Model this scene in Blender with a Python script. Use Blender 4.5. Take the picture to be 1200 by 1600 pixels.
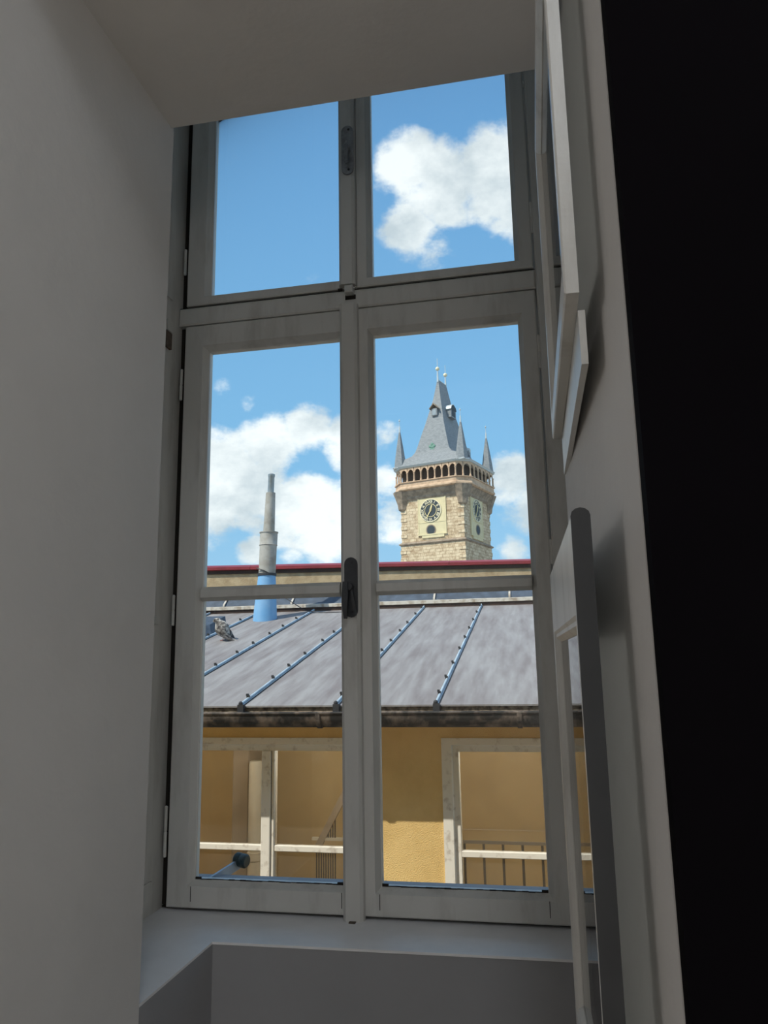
import bpy, bmesh, math, random
from mathutils import Vector, Matrix
random.seed(7)
for o in list(bpy.data.objects): bpy.data.objects.remove(o)
scene = bpy.context.scene
COL = scene.collection
PI = math.pi

# ------------------------------------------------------------------ camera
F = 1200.0
YAW, PITCH, ROLL = math.radians(11.25), math.radians(11.03), math.radians(-1.0)
CAM = Vector((0, -1.85, 1.62))
_cy, _sy, _cp, _sp = math.cos(YAW), math.sin(YAW), math.cos(PITCH), math.sin(PITCH)
FW = Vector((-_sy*_cp, _cy*_cp, _sp)); _r0 = Vector((_cy, _sy, 0)); _u0 = _r0.cross(FW)
RT = math.cos(ROLL)*_r0 + math.sin(ROLL)*_u0
UP = -math.sin(ROLL)*_r0 + math.cos(ROLL)*_u0
cd = bpy.data.cameras.new('camera'); cam = bpy.data.objects.new('camera', cd); COL.objects.link(cam)
cd.sensor_fit = 'VERTICAL'; cd.sensor_height = 32.0; cd.lens = 32.0*F/1600.0
cd.clip_start = 0.02; cd.clip_end = 2000
cam.matrix_world = Matrix(((RT.x, UP.x, -FW.x, CAM.x), (RT.y, UP.y, -FW.y, CAM.y), (RT.z, UP.z, -FW.z, CAM.z), (0, 0, 0, 1)))
scene.camera = cam

def ray(x, y): return FW + (x-600)/F*RT - (y-800)/F*UP
def atY(x, y, Y): d = ray(x, y); return CAM + d*((Y-CAM.y)/d.y)
def at_plane(x, y, p, n): d = ray(x, y); return CAM + d*((p-CAM).dot(n)/d.dot(n))

# ------------------------------------------------------------------ view, sun, sky
vs = scene.view_settings
vs.view_transform = 'Standard'; vs.look = 'None'; vs.gamma = 1; vs.use_curve_mapping = False
vs.exposure = 0.2
SUN_AZ, SUN_EL = math.radians(44), math.radians(50)      # behind the viewer, to the left
sl = bpy.data.lights.new('sun', 'SUN'); so = bpy.data.objects.new('sun', sl); COL.objects.link(so)
sl.energy = 4.0; sl.angle = math.radians(0.55); sl.color = (1.0, 0.94, 0.84)
sdir = Vector((-math.sin(SUN_AZ)*math.cos(SUN_EL), -math.cos(SUN_AZ)*math.cos(SUN_EL), math.sin(SUN_EL)))
so.rotation_euler = sdir.to_track_quat('Z', 'Y').to_euler()

def build_world():
    w = bpy.data.worlds.new('sky'); scene.world = w; w.use_nodes = True
    nt = w.node_tree; N = nt.nodes; L = nt.links; N.clear()
    def m(op, a, b=None, c=None, clamp=False):
        n = N.new('ShaderNodeMath'); n.operation = op; n.use_clamp = clamp
        for i, v in enumerate((a, b, c)):
            if v is None: continue
            if isinstance(v, (int, float)): n.inputs[i].default_value = v
            else: L.new(v, n.inputs[i])
        return n.outputs[0]
    tc = N.new('ShaderNodeTexCoord'); D = tc.outputs['Generated']
    sep = N.new('ShaderNodeSeparateXYZ'); L.new(D, sep.inputs[0])
    el = sep.outputs['Z']
    ramp = N.new('ShaderNodeValToRGB'); L.new(el, ramp.inputs[0])
    cr = ramp.color_ramp
    cr.elements[0].position = 0.0; cr.elements[0].color = (0.42, 0.66, 0.86, 1)
    cr.elements[1].position = 0.62; cr.elements[1].color = (0.145, 0.36, 0.68, 1)
    e = cr.elements.new(0.22); e.color = (0.24, 0.52, 0.82, 1)
    e = cr.elements.new(1.0); e.color = (0.10, 0.26, 0.58, 1)
    # clouds: fractal noise on a warped direction, gathered into cumulus heaps
    def noise(vec, scale, detail, rough, off=(0, 0, 0)):
        mp = N.new('ShaderNodeMapping'); L.new(vec, mp.inputs[0]); mp.inputs['Location'].default_value = off
        mp.inputs['Scale'].default_value = (1, 1, 1.5)
        n = N.new('ShaderNodeTexNoise'); L.new(mp.outputs[0], n.inputs['Vector'])
        n.inputs['Scale'].default_value = scale; n.inputs['Detail'].default_value = detail; n.inputs['Roughness'].default_value = rough
        return n.outputs[0]
    fine = noise(D, 13.0, 8, 0.62, (3.1, 1.7, 0.4))
    big = noise(D, 3.0, 2, 0.5, (8.2, 0.6, 2.2))
    heaps = [((640, 255), 46, .9), ((700, 285), 56, .9), ((770, 275), 62, 1.), ((640, 368), 40, .8), ((675, 395), 34, .6), ((800, 340), 40, .7), ((835, 250), 60, .9), ((905, 290), 80, .9),
             ((350, 720), 50, .8), ((420, 690), 46, .85), ((480, 668), 40, .85), ((390, 770), 60, .9), ((470, 800), 56, .9), ((540, 690), 40, .8), ((330, 800), 50, .85), ((545, 810), 50, .8), ((595, 760), 36, .7), ((600, 680), 22, .6), ((500, 830), 46, .8),
             ((800, 750), 40, .95), ((850, 770), 60, .9), ((800, 865), 26, .7), ((395, 862), 26, .75), ((460, 872), 22, .55), ((610, 810), 40, .7),
             ((388, 632), 18, .55), ((348, 604), 14, .4), ((250, 760), 90, .9), ((130, 700), 110, .9), ((980, 700), 120, .8), ((1150, 500), 110, .8)]
    tot = None
    for (px, py), r, s in heaps:
        c = ray(px, py).normalized()
        sub = N.new('ShaderNodeVectorMath'); sub.operation = 'DISTANCE'; L.new(D, sub.inputs[0]); sub.inputs[1].default_value = c
        q = m('DIVIDE', sub.outputs['Value'], 1.45*r/F)
        g = m('SUBTRACT', 1.0, m('MULTIPLY', q, q), clamp=True)
        g = m('MULTIPLY', g, s)
        tot = g if tot is None else m('MAXIMUM', tot, g)
    # beyond the heaps the same kind of cloud goes on by the broad noise alone
    fwd = N.new('ShaderNodeVectorMath'); fwd.operation = 'DOT_PRODUCT'; L.new(D, fwd.inputs[0]); fwd.inputs[1].default_value = FW
    far = m('MULTIPLY', m('SUBTRACT', 0.86, fwd.outputs['Value'], clamp=True), 8.0, clamp=True)
    bigc = m('MULTIPLY', m('SUBTRACT', big, 0.45), 3.6, clamp=True)
    base = m('MAXIMUM', tot, m('MULTIPLY', bigc, far))
    dens = m('ADD', m('MULTIPLY', base, 0.72), m('MULTIPLY', m('SUBTRACT', fine, 0.56), 1.15))
    mask = N.new('ShaderNodeMapRange'); mask.interpolation_type = 'SMOOTHSTEP'; L.new(dens, mask.inputs[0])
    mask.inputs[1].default_value = 0.12; mask.inputs[2].default_value = 0.42
    fine2 = noise(D, 7.0, 6, 0.6, (1.1, 4.4, 0.1))
    sh = N.new('ShaderNodeValToRGB'); L.new(fine2, sh.inputs[0])
    sh.color_ramp.elements[0].position = 0.36; sh.color_ramp.elements[0].color = (0.60, 0.67, 0.72, 1)
    sh.color_ramp.elements[1].position = 0.58; sh.color_ramp.elements[1].color = (1.05, 1.07, 1.08, 1)
    mx = N.new('ShaderNodeMix'); mx.data_type = 'RGBA'
    L.new(m('MULTIPLY', mask.outputs[0], 0.93), mx.inputs[0]); L.new(ramp.outputs[0], mx.inputs[6]); L.new(sh.outputs[0], mx.inputs[7])
    bg = N.new('ShaderNodeBackground'); L.new(mx.outputs[2], bg.inputs[0]); bg.inputs[1].default_value = 1.0
    out = N.new('ShaderNodeOutputWorld'); L.new(bg.outputs[0], out.inputs[0])
build_world()

# ------------------------------------------------------------------ materials
MATS = {}
def mat(name, col, rough=0.6, metal=0.0, var=0.0, scale=8.0, col2=None, lo=0.4, hi=0.65, bump=0.0, bscale=60.0, stretch=(1, 1, 1), coat=0.0, spec=0.5, detail=6):
    if name in MATS: return MATS[name]
    M = bpy.data.materials.new(name); M.use_nodes = True; nt = M.node_tree; N = nt.nodes; L = nt.links
    b = N['Principled BSDF']; b.inputs['Roughness'].default_value = rough; b.inputs['Metallic'].default_value = metal
    b.inputs['Coat Weight'].default_value = coat; b.inputs['Specular IOR Level'].default_value = spec
    tc = N.new('ShaderNodeTexCoord'); mp = N.new('ShaderNodeMapping'); L.new(tc.outputs['Object'], mp.inputs[0]); mp.inputs['Scale'].default_value = stretch
    if col2 is None and var: col2 = tuple(c*(1-var) for c in col)
    if col2 is not None:
        n = N.new('ShaderNodeTexNoise'); L.new(mp.outputs[0], n.inputs[0]); n.inputs['Scale'].default_value = scale; n.inputs['Detail'].default_value = detail; n.inputs['Roughness'].default_value = 0.62
        r = N.new('ShaderNodeValToRGB'); L.new(n.outputs[0], r.inputs[0])
        r.color_ramp.elements[0].position = lo; r.color_ramp.elements[0].color = (*col2, 1)
        r.color_ramp.elements[1].position = hi; r.color_ramp.elements[1].color = (*col, 1)
        L.new(r.outputs[0], b.inputs['Base Color'])
    else: b.inputs['Base Color'].default_value = (*col, 1)
    if bump:
        n2 = N.new('ShaderNodeTexNoise'); L.new(tc.outputs['Object'], n2.inputs[0]); n2.inputs['Scale'].default_value = bscale; n2.inputs['Detail'].default_value = 4
        bp = N.new('ShaderNodeBump'); L.new(n2.outputs[0], bp.inputs['Height']); bp.inputs['Strength'].default_value = bump; bp.inputs['Distance'].default_value = 0.01
        L.new(bp.outputs[0], b.inputs['Normal'])
    MATS[name] = M; return M

def glass(name, tint=(0.96, 0.98, 0.97), dust=0.0):
    M = bpy.data.materials.new(name); M.use_nodes = True; nt = M.node_tree; N = nt.nodes; L = nt.links; N.clear()
    t = N.new('ShaderNodeBsdfTransparent'); t.inputs[0].default_value = (*tint, 1)
    g = N.new('ShaderNodeBsdfGlossy'); g.inputs['Roughness'].default_value = 0.0
    f = N.new('ShaderNodeFresnel'); f.inputs[0].default_value = 1.45
    mx = N.new('ShaderNodeMixShader'); L.new(f.outputs[0], mx.inputs[0]); L.new(t.outputs[0], mx.inputs[1]); L.new(g.outputs[0], mx.inputs[2])
    last = mx
    if dust:
        d = N.new('ShaderNodeBsdfDiffuse'); d.inputs[0].default_value = (0.6, 0.55, 0.47, 1)
        tc = N.new('ShaderNodeTexCoord'); n = N.new('ShaderNodeTexNoise'); L.new(tc.outputs['Object'], n.inputs[0]); n.inputs['Scale'].default_value = 3; n.inputs['Detail'].default_value = 5
        k = N.new('ShaderNodeMath'); k.operation = 'MULTIPLY'; L.new(n.outputs[0], k.inputs[0]); k.inputs[1].default_value = dust*2
        m2 = N.new('ShaderNodeMixShader'); L.new(k.outputs[0], m2.inputs[0]); L.new(mx.outputs[0], m2.inputs[1]); L.new(d.outputs[0], m2.inputs[2]); last = m2
    o = N.new('ShaderNodeOutputMaterial'); L.new(last.outputs[0], o.inputs[0])
    MATS[name] = M; return M

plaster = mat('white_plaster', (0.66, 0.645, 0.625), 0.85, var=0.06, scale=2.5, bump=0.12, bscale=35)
apron = mat('apron_shade_grey', (0.31, 0.313, 0.325), 0.85, var=0.06, scale=2.5, bump=0.1, bscale=35)  # apron's shade put into a darker grey than the plaster
edgegrey = mat('edge_shade_grey', (0.048, 0.05, 0.052), 0.7, var=0.15, scale=12)  # shade on the leaf's near end, put into a dark colour
darkwall = mat('wall_shade_dark', (0.0040, 0.0032, 0.0045), 0.95, var=0.15, scale=3, spec=0.06)  # unlit side of the wall, its shade put into the near-black colour
roomwhite = mat('room_white', (0.74, 0.73, 0.71), 0.9, var=0.05, scale=2)
fillglow = mat('fill_lamp_glass', (0.9, 0.88, 0.84), 0.4)  # glow of the added fill lamps
fillglow.node_tree.nodes['Principled BSDF'].inputs['Emission Color'].default_value = (1, .97, .93, 1); fillglow.node_tree.nodes['Principled BSDF'].inputs['Emission Strength'].default_value = 3.0
ROOM_W, STAIR_W = (15.0, 12.0, 17.0, 13.0), 7.0
floorwood = mat('floor_wood', (0.62, 0.53, 0.43), 0.5, var=0.3, scale=3, stretch=(1, 12, 1))
paint = mat('white_gloss_paint', (0.63, 0.62, 0.585), 0.38, col2=(0.50, 0.485, 0.45), scale=5, lo=0.3, hi=0.5, bump=0.10, bscale=25, stretch=(3, 3, 0.7))
sillpaint = mat('sill_paint', (0.84, 0.84, 0.85), 0.45, var=0.08, scale=6, bump=0.05, bscale=15)
grime = mat('dark_joint_grime', (0.020, 0.016, 0.012), 0.95)
worn = mat('worn_wood', (0.16, 0.12, 0.09), 0.9, var=0.5, scale=60)
iron = mat('dark_iron', (0.055, 0.058, 0.064), 0.42, metal=0.2, var=0.3, scale=30)
ironlight = mat('worn_iron', (0.36, 0.37, 0.385), 0.45, metal=0.05, var=0.4, scale=40)
pane_glass = glass('window_glass')
old_glass = glass('old_dusty_glass', (0.93, 0.92, 0.88), 0.05)
yellow = mat('yellow_plaster', (0.82, 0.565, 0.235), 0.92, col2=(0.68, 0.44, 0.16), scale=4, lo=0.25, hi=0.6, bump=0.55, bscale=150)
yellowin = mat('stairwell_yellow', (0.64, 0.48, 0.255), 0.9, col2=(0.55, 0.40, 0.20), scale=2, lo=0.3, hi=0.6)
framewhite = mat('weathered_white_frame', (0.80, 0.745, 0.67), 0.7, col2=(0.55, 0.48, 0.41), scale=16, lo=0.32, hi=0.46)
roofmetal = mat('grey_roof_sheet', (0.325, 0.31, 0.305), 0.62, col2=(0.205, 0.178, 0.174), scale=4.0, lo=0.34, hi=0.64, bump=0.10, bscale=9, stretch=(3.0, 0.35, 1), detail=10, spec=0.3)
seammetal = mat('pale_blue_seam', (0.56, 0.68, 0.77), 0.5, metal=0.05, var=0.25, scale=10)
clipmetal = mat('dark_clip', (0.028, 0.028, 0.032), 0.6)
gutterm = mat('stained_gutter', (0.21, 0.16, 0.13), 0.7, col2=(0.014, 0.011, 0.010), scale=11, lo=0.46, hi=0.70, stretch=(1.0, 1, 0.8), bump=0.2)
eaveboard = mat('mottled_eave_board', (0.42, 0.33, 0.24), 0.85, col2=(0.085, 0.055, 0.035), scale=26, lo=0.38, hi=0.6)
flash = mat('dark_flashing', (0.075, 0.10, 0.14), 0.6, var=0.4, scale=12)
mortar = mat('pale_mortar', (0.62, 0.57, 0.50), 0.9, col2=(0.36, 0.29, 0.22), scale=16, lo=0.35, hi=0.55, bump=0.6)
tanwall = mat('tan_plaster', (0.55, 0.42, 0.26), 0.92, col2=(0.36, 0.25, 0.14), scale=7, lo=0.3, hi=0.6, bump=0.5)
redmetal = mat('red_coping', (0.30, 0.030, 0.040), 0.5, var=0.25, scale=5)
browndark = mat('brown_trim_and_shade', (0.065, 0.035, 0.025), 0.8, var=0.4, scale=9)  # brown of the ridge board, and the shade painted under the coping
fluegrey = mat('flue_grey', (0.44, 0.42, 0.385), 0.75, col2=(0.29, 0.26, 0.215), scale=7, lo=0.35, hi=0.6)
fluezinc = mat('flue_zinc', (0.40, 0.43, 0.44), 0.4, metal=0.5, var=0.2, scale=10)
fluelue = mat('flue_blue', (0.16, 0.39, 0.68), 0.5, col2=(0.24, 0.45, 0.70), scale=5)
def ashlar(name, c1, c2, mort):
    M = bpy.data.materials.new(name); M.use_nodes = True; N = M.node_tree.nodes; L = M.node_tree.links; b = N['Principled BSDF']; b.inputs['Roughness'].default_value = .92
    tc = N.new('ShaderNodeTexCoord'); sp = N.new('ShaderNodeSeparateXYZ'); L.new(tc.outputs['Object'], sp.inputs[0])
    ad = N.new('ShaderNodeMath'); L.new(sp.outputs[0], ad.inputs[0]); L.new(sp.outputs[1], ad.inputs[1])
    cb = N.new('ShaderNodeCombineXYZ'); L.new(ad.outputs[0], cb.inputs[0]); L.new(sp.outputs[2], cb.inputs[1])
    br = N.new('ShaderNodeTexBrick'); L.new(cb.outputs[0], br.inputs['Vector']); br.inputs['Scale'].default_value = 1.0
    br.inputs['Brick Width'].default_value = .95; br.inputs['Row Height'].default_value = .42; br.inputs['Mortar Size'].default_value = .035; br.inputs['Mortar Smooth'].default_value = .6; br.inputs['Bias'].default_value = -.35
    br.inputs['Color1'].default_value = (*c1, 1); br.inputs['Color2'].default_value = (*c2, 1); br.inputs['Mortar'].default_value = (*mort, 1)
    n = N.new('ShaderNodeTexNoise'); L.new(tc.outputs['Object'], n.inputs[0]); n.inputs['Scale'].default_value = 1.6; n.inputs['Detail'].default_value = 8; n.inputs['Roughness'].default_value = .7
    r = N.new('ShaderNodeValToRGB'); L.new(n.outputs[0], r.inputs[0]); r.color_ramp.elements[0].position = .36; r.color_ramp.elements[0].color = (.60, .52, .45, 1); r.color_ramp.elements[1].position = .56; r.color_ramp.elements[1].color = (1, 1, 1, 1)
    mx = N.new('ShaderNodeMix'); mx.data_type = 'RGBA'; mx.blend_type = 'MULTIPLY'; mx.inputs[0].default_value = 1; L.new(br.outputs[0], mx.inputs[6]); L.new(r.outputs[0], mx.inputs[7]); L.new(mx.outputs[2], b.inputs['Base Color'])
    MATS[name] = M; return M
stone = ashlar('tower_stone', (0.74, 0.59, 0.40), (0.55, 0.40, 0.25), (0.40, 0.28, 0.17))
stonepink = mat('gallery_stone', (0.64, 0.44, 0.29), 0.9, col2=(0.42, 0.27, 0.17), scale=1.6, lo=0.3, hi=0.55)
stonedark = mat('weathered_ledge', (0.43, 0.33, 0.24), 0.92, var=0.45, scale=1.5)
cream = mat('clock_panel_cream', (0.78, 0.66, 0.40), 0.85, var=0.12, scale=1.0)
slate = mat('tower_slate', (0.29, 0.30, 0.305), 0.7, col2=(0.20, 0.21, 0.22), scale=2.4, lo=0.35, hi=0.6, stretch=(1, 1, 2.5), spec=0.3)
copper = mat('green_copper', (0.17, 0.33, 0.25), 0.6, var=0.3, scale=3)
leadpale = mat('pale_lead', (0.56, 0.60, 0.60), 0.5, metal=0.2)
gold = mat('gilded', (0.86, 0.68, 0.34), 0.45, metal=0.35)
goldpale = mat('pale_gilding', (0.82, 0.72, 0.50), 0.55)
clockdark = mat('clock_dark', (0.030, 0.045, 0.055), 0.6, var=0.2)
shadowin = mat('gallery_shade_tone', (0.055, 0.04, 0.03), 0.9)  # shade behind the arches put into the core's dark colour
feather = mat('pigeon_feathers', (0.50, 0.46, 0.41), 0.8, col2=(0.09, 0.08, 0.075), scale=30, lo=0.45, hi=0.58)
featherdark = mat('pigeon_dark_feathers', (0.16, 0.145, 0.135), 0.8, col2=(0.34, 0.30, 0.28), scale=50, lo=0.4, hi=0.6)
featherwing = mat('pigeon_wing_feathers', (0.40, 0.36, 0.32), 0.8, col2=(0.07, 0.06, 0.058), scale=34, lo=0.46, hi=0.60)
pinkleg = mat('pigeon_leg', (0.35, 0.12, 0.10), 0.7)
greencap = mat('dark_green_rubber', (0.018, 0.040, 0.038), 0.5, var=0.3, scale=40)
galv = mat('galvanised_bar', (0.34, 0.38, 0.43), 0.45, metal=0.4, var=0.2, scale=20)
pipewhite = mat('white_pipe', (0.66, 0.62, 0.54), 0.6, var=0.1)
pierm = mat('taupe_pier', (0.40, 0.32, 0.245), 0.9, var=0.25, scale=4)
railm = mat('dark_railing', (0.055, 0.045, 0.04), 0.6)
railgrey = mat('grey_railing', (0.22, 0.19, 0.165), 0.6)
paving = mat('courtyard_paving', (0.30, 0.27, 0.23), 0.9, var=0.3, scale=2)

# ------------------------------------------------------------------ mesh helpers
class MB:
    def __init__(s): s.v = []; s.f = []
    def add(s, vs, fs):
        k = len(s.v); s.v += [tuple(p) for p in vs]; s.f += [tuple(i+k for i in f) for f in fs]; return s
    def box(s, x0, x1, y0, y1, z0, z1):
        return s.add([(x0,y0,z0),(x1,y0,z0),(x1,y1,z0),(x0,y1,z0),(x0,y0,z1),(x1,y0,z1),(x1,y1,z1),(x0,y1,z1)],
                     [(0,3,2,1),(4,5,6,7),(0,1,5,4),(1,2,6,5),(2,3,7,6),(3,0,4,7)])
    def bbox(s, x0, x1, y0, y1, z0, z1, c=0.003):
        """box with chamfered edges on the y0 (front) face"""
        return s.add([(x0,y0+c,z0),(x1,y0+c,z0),(x1,y0+c,z1),(x0,y0+c,z1),(x0+c,y0,z0+c),(x1-c,y0,z0+c),(x1-c,y0,z1-c),(x0+c,y0,z1-c),(x0,y1,z0),(x1,y1,z0),(x1,y1,z1),(x0,y1,z1)],
                     [(4,5,6,7),(0,1,5,4),(1,2,6,5),(2,3,7,6),(3,0,4,7),(0,8,9,1),(1,9,10,2),(2,10,11,3),(3,11,8,0),(8,11,10,9)])
    def prism(s, poly, a, b, axis='z'):
        n = len(poly)
        def P(p, h): return {'z': (p[0],p[1],h), 'x': (h,p[0],p[1]), 'y': (p[0],h,p[1])}[axis]
        s.add([P(p,a) for p in poly]+[P(p,b) for p in poly], [tuple(range(n))[::-1], tuple(range(n,2*n))]+[(i,(i+1)%n,n+(i+1)%n,n+i) for i in range(n)])
        return s
    def loft(s, rings, cap=True):
        n = len(rings[0]); k = len(s.v)
        for r in rings: s.v += [tuple(p) for p in r]
        for j in range(len(rings)-1):
            for i in range(n):
                a = k+j*n+i; b = k+j*n+(i+1)%n; s.f.append((a, b, b+n, a+n))
        if cap:
            s.f.append(tuple(range(k, k+n))[::-1]); s.f.append(tuple(range(k+(len(rings)-1)*n, k+len(rings)*n)))
        return s
    def lathe(s, prof, n=16, c=(0,0), lean=(0,0)):
        z0 = prof[0][1]
        return s.loft([[(c[0]+lean[0]*(z-z0)+r*math.cos(2*PI*i/n), c[1]+lean[1]*(z-z0)+r*math.sin(2*PI*i/n), z) for i in range(n)] for r, z in prof])
    def tube(s, pts, r, n=8):
        pts = [Vector(p) for p in pts]; rs = r if isinstance(r, (list, tuple)) else [r]*len(pts); rings = []
        for i, p in enumerate(pts):
            d = (pts[min(i+1, len(pts)-1)]-pts[max(i-1, 0)]).normalized()
            a = d.cross(Vector((0,0,1)) if abs(d.z) < .95 else Vector((1,0,0))).normalized(); b = d.cross(a)
            rings.append([p+rs[i]*(math.cos(2*PI*k/n)*a+math.sin(2*PI*k/n)*b) for k in range(n)])
        return s.loft(rings)
    def ball(s, c, r, n=10, m=6, sc=(1,1,1)):
        return s.loft([[(c[0]+sc[0]*r*max(.02, math.sin(PI*j/m))*math.cos(2*PI*i/n), c[1]+sc[1]*r*max(.02, math.sin(PI*j/m))*math.sin(2*PI*i/n), c[2]-sc[2]*r*math.cos(PI*j/m)) for i in range(n)] for j in range(m+1)])
    def ring(s, O, I, prof):
        """frame swept round a rectangle. O, I = (x0,x1,z0,z1); prof = list of (blend 0=outer..1=inner or (l,r,b,t) inset added to I outward, y)"""
        rings = []
        for e, y in prof:
            if e == 'O': q = O
            else: q = (I[0]-e[0], I[1]+e[1], I[2]-e[2], I[3]+e[3])
            rings.append([(q[0],y,q[2]),(q[1],y,q[2]),(q[1],y,q[3]),(q[0],y,q[3])])
        rings.append(rings[0]); k = len(s.v); n = 4
        for r in rings[:-1]: s.v += r
        R = len(rings)-1
        for j in range(R):
            for i in range(4):
                a = k+j*4+i; b = k+j*4+(i+1)%4; c = k+((j+1)%R)*4+(i+1)%4; d = k+((j+1)%R)*4+i
                s.f.append((a, b, c, d))
        return s
    def xf(s, M):
        s.v = [tuple(M @ Vector(p)) for p in s.v]; return s
    def mesh(s, name, m, smooth=False):
        me = bpy.data.meshes.new(name); me.from_pydata(s.v, [], s.f)
        bm = bmesh.new(); bm.from_mesh(me); bmesh.ops.recalc_face_normals(bm, faces=bm.faces); bm.to_mesh(me); bm.free()
        me.materials.append(m)
        if smooth:
            me.polygons.foreach_set('use_smooth', [True]*len(me.polygons)); me.set_sharp_from_angle(angle=math.radians(38))
        return me
    def build(s, name, m, parent=None, smooth=False):
        o = bpy.data.objects.new(name, s.mesh(name, m, smooth)); COL.objects.link(o)
        if parent is not None: o.parent = parent
        return o
def inst(name, me, parent, loc=(0,0,0), rz=0.0):
    o = bpy.data.objects.new(name, me); COL.objects.link(o); o.parent = parent; o.location = loc; o.rotation_euler = (0,0,rz); return o
def tag(o, label, cat=None, group=None, kind=None):
    o['label'] = label
    if cat: o['category'] = cat
    if group: o['group'] = group
    if kind: o['kind'] = kind
    return o
def empty(name, loc=(0,0,0), rz=0.0):
    o = bpy.data.objects.new(name, None); COL.objects.link(o); o.location = loc; o.rotation_euler = (0,0,rz); o.empty_display_size = .1; return o
def struct(o, label, cat): return tag(o, label, cat, kind='structure')
bpy.context.view_layer.update()

# ------------------------------------------------------------------ room shell
XL, XR0, XR1 = -0.72, 0.057, 0.0935     # left reveal, right reveal at its far and near ends
YF0, YF1 = -0.49, -1.15                # far and near ends of the reveal
ZC = 2.756                             # soffit of the reveal
struct(MB().box(-1.30, XL, YF1, YF0, 0, 3.8).build('wall_left', plaster), 'grey white plastered reveal wall beside the tall window', 'wall')
struct(MB().prism([(XR0, -0.50), (XR1, YF1), (0.8, YF1), (0.8, -0.50)], 0, 3.8).build('wall_right', plaster), 'narrow pale plastered reveal behind the opened inner window leaves', 'wall')
struct(MB().box(XL, 0.12, YF1, -0.50, ZC, 3.8).build('ceiling', plaster), 'shaded plaster soffit over the window recess', 'ceiling')
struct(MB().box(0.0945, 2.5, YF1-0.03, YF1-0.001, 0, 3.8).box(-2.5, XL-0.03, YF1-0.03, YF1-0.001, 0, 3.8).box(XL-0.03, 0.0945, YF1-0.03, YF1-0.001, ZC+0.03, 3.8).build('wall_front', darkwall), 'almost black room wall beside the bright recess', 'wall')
YBK = -4.6
struct(MB().box(-2.55, -2.5, YBK, YF1, 0, 3.8).build('wall_side', roomwhite), 'white side wall of the room behind the viewer', 'wall')
struct(MB().box(2.5, 2.55, YBK, YF1, 0, 3.8).build('wall_opposite_side', roomwhite), 'white far side wall of the room behind the viewer', 'wall')
struct(MB().box(-2.55, 2.55, YBK-.1, YBK, 0, 3.8).build('wall_back', roomwhite), 'white rear wall of the room behind the viewer', 'wall')
struct(MB().box(-2.6, 2.6, -4.7, 0.35, 3.8, 3.9).build('ceiling_room', roomwhite), 'white flat ceiling of the room', 'ceiling')
struct(MB().box(-2.6, 2.6, -4.7, -0.18, -0.1, 0).build('floor', floorwood), 'pale plank floor of the room', 'floor')
for lx, ly, lz, rz, watt, lab in ((2.5, -4.25, 1.75, PI, ROOM_W[0], 'added unseen wall fill lamp near the rear corner of the room'), (-2.5, -2.6, 1.75, 0, ROOM_W[1], 'added unseen wall fill lamp halfway along the room side wall'), (0.42, -4.6, 1.25, PI/2, ROOM_W[3], 'low added unseen fill lamp in the middle of the rear wall')):  # added lamps out of view, fill light for reveal and sashes
    dx = 1; LP = empty('wall_fill_lamp', (lx, ly, lz), rz); tag(LP, lab, 'lamp')
    MB().lathe([(.07, 0), (.07, .02), (.02, .022)], 20).xf(Matrix.Rotation(dx*PI/2, 4, 'Y')).build('fill_lamp_base', paint, LP, True)
    MB().tube([(dx*.02, 0, 0), (dx*.14, 0, 0), (dx*.14, 0, .06)], .012, 8).build('fill_lamp_arm', iron, LP, True)
    MB().lathe([(.05, .06), (.11, .09), (.13, .16), (.11, .23), (.04, .26)], 20, (dx*.14, 0)).build('fill_lamp_globe', fillglow, LP, True)
    lb = bpy.data.lights.new('fill_bulb', 'POINT'); lo_b = bpy.data.objects.new('fill_bulb', lb); COL.objects.link(lo_b); lo_b.parent = LP; lo_b.location = (dx*.42, 0, .16); lb.energy = watt; lb.shadow_soft_size = .38; lb.color = (1.0, 0.97, 0.95)
LP = empty('ceiling_fill_lamp', (0.27, -2.6, 3.8)); tag(LP, 'added unseen round fill lamp on the ceiling behind the viewer', 'lamp')  # added lamp out of view, brightens the sill and lower sashes
MB().lathe([(.20, -.03), (.20, -.001), (.05, -.0005)], 32).build('fill_lamp_base', paint, LP, True)
MB().lathe([(.04, -.12), (.13, -.10), (.18, -.07), (.19, -.031)], 32).build('fill_lamp_shade', fillglow, LP, True)
lb = bpy.data.lights.new('fill_bulb', 'POINT'); lo_b = bpy.data.objects.new('fill_bulb', lb); COL.objects.link(lo_b); lo_b.parent = LP; lo_b.location = (0, 0, -.30); lb.energy = ROOM_W[2]; lb.shadow_soft_size = .17; lb.color = (0.84, 0.92, 1.0)
# parapet below the sill, L shaped in plan, and the sill board on it
L_poly = [(XL, YF0), (XL, -0.18), (0.057, -0.168), (0.057, -0.495), (0.8, -0.495), (0.8, 0.34), (-1.3, 0.34), (-1.3, YF0)]
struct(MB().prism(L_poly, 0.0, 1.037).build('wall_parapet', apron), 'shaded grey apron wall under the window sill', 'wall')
Ls = [(XL, YF0), (XL, -0.182), (0.057, -0.170), (0.057, -0.495), (0.30, -0.495), (0.30, 0.03), (-1.05, 0.03), (-1.05, YF0)]
struct(MB().prism(Ls, 1.037, 1.042).build('trim_1', sillpaint), 'white painted window sill board turning the corner to the left wall', 'sill')
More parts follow.
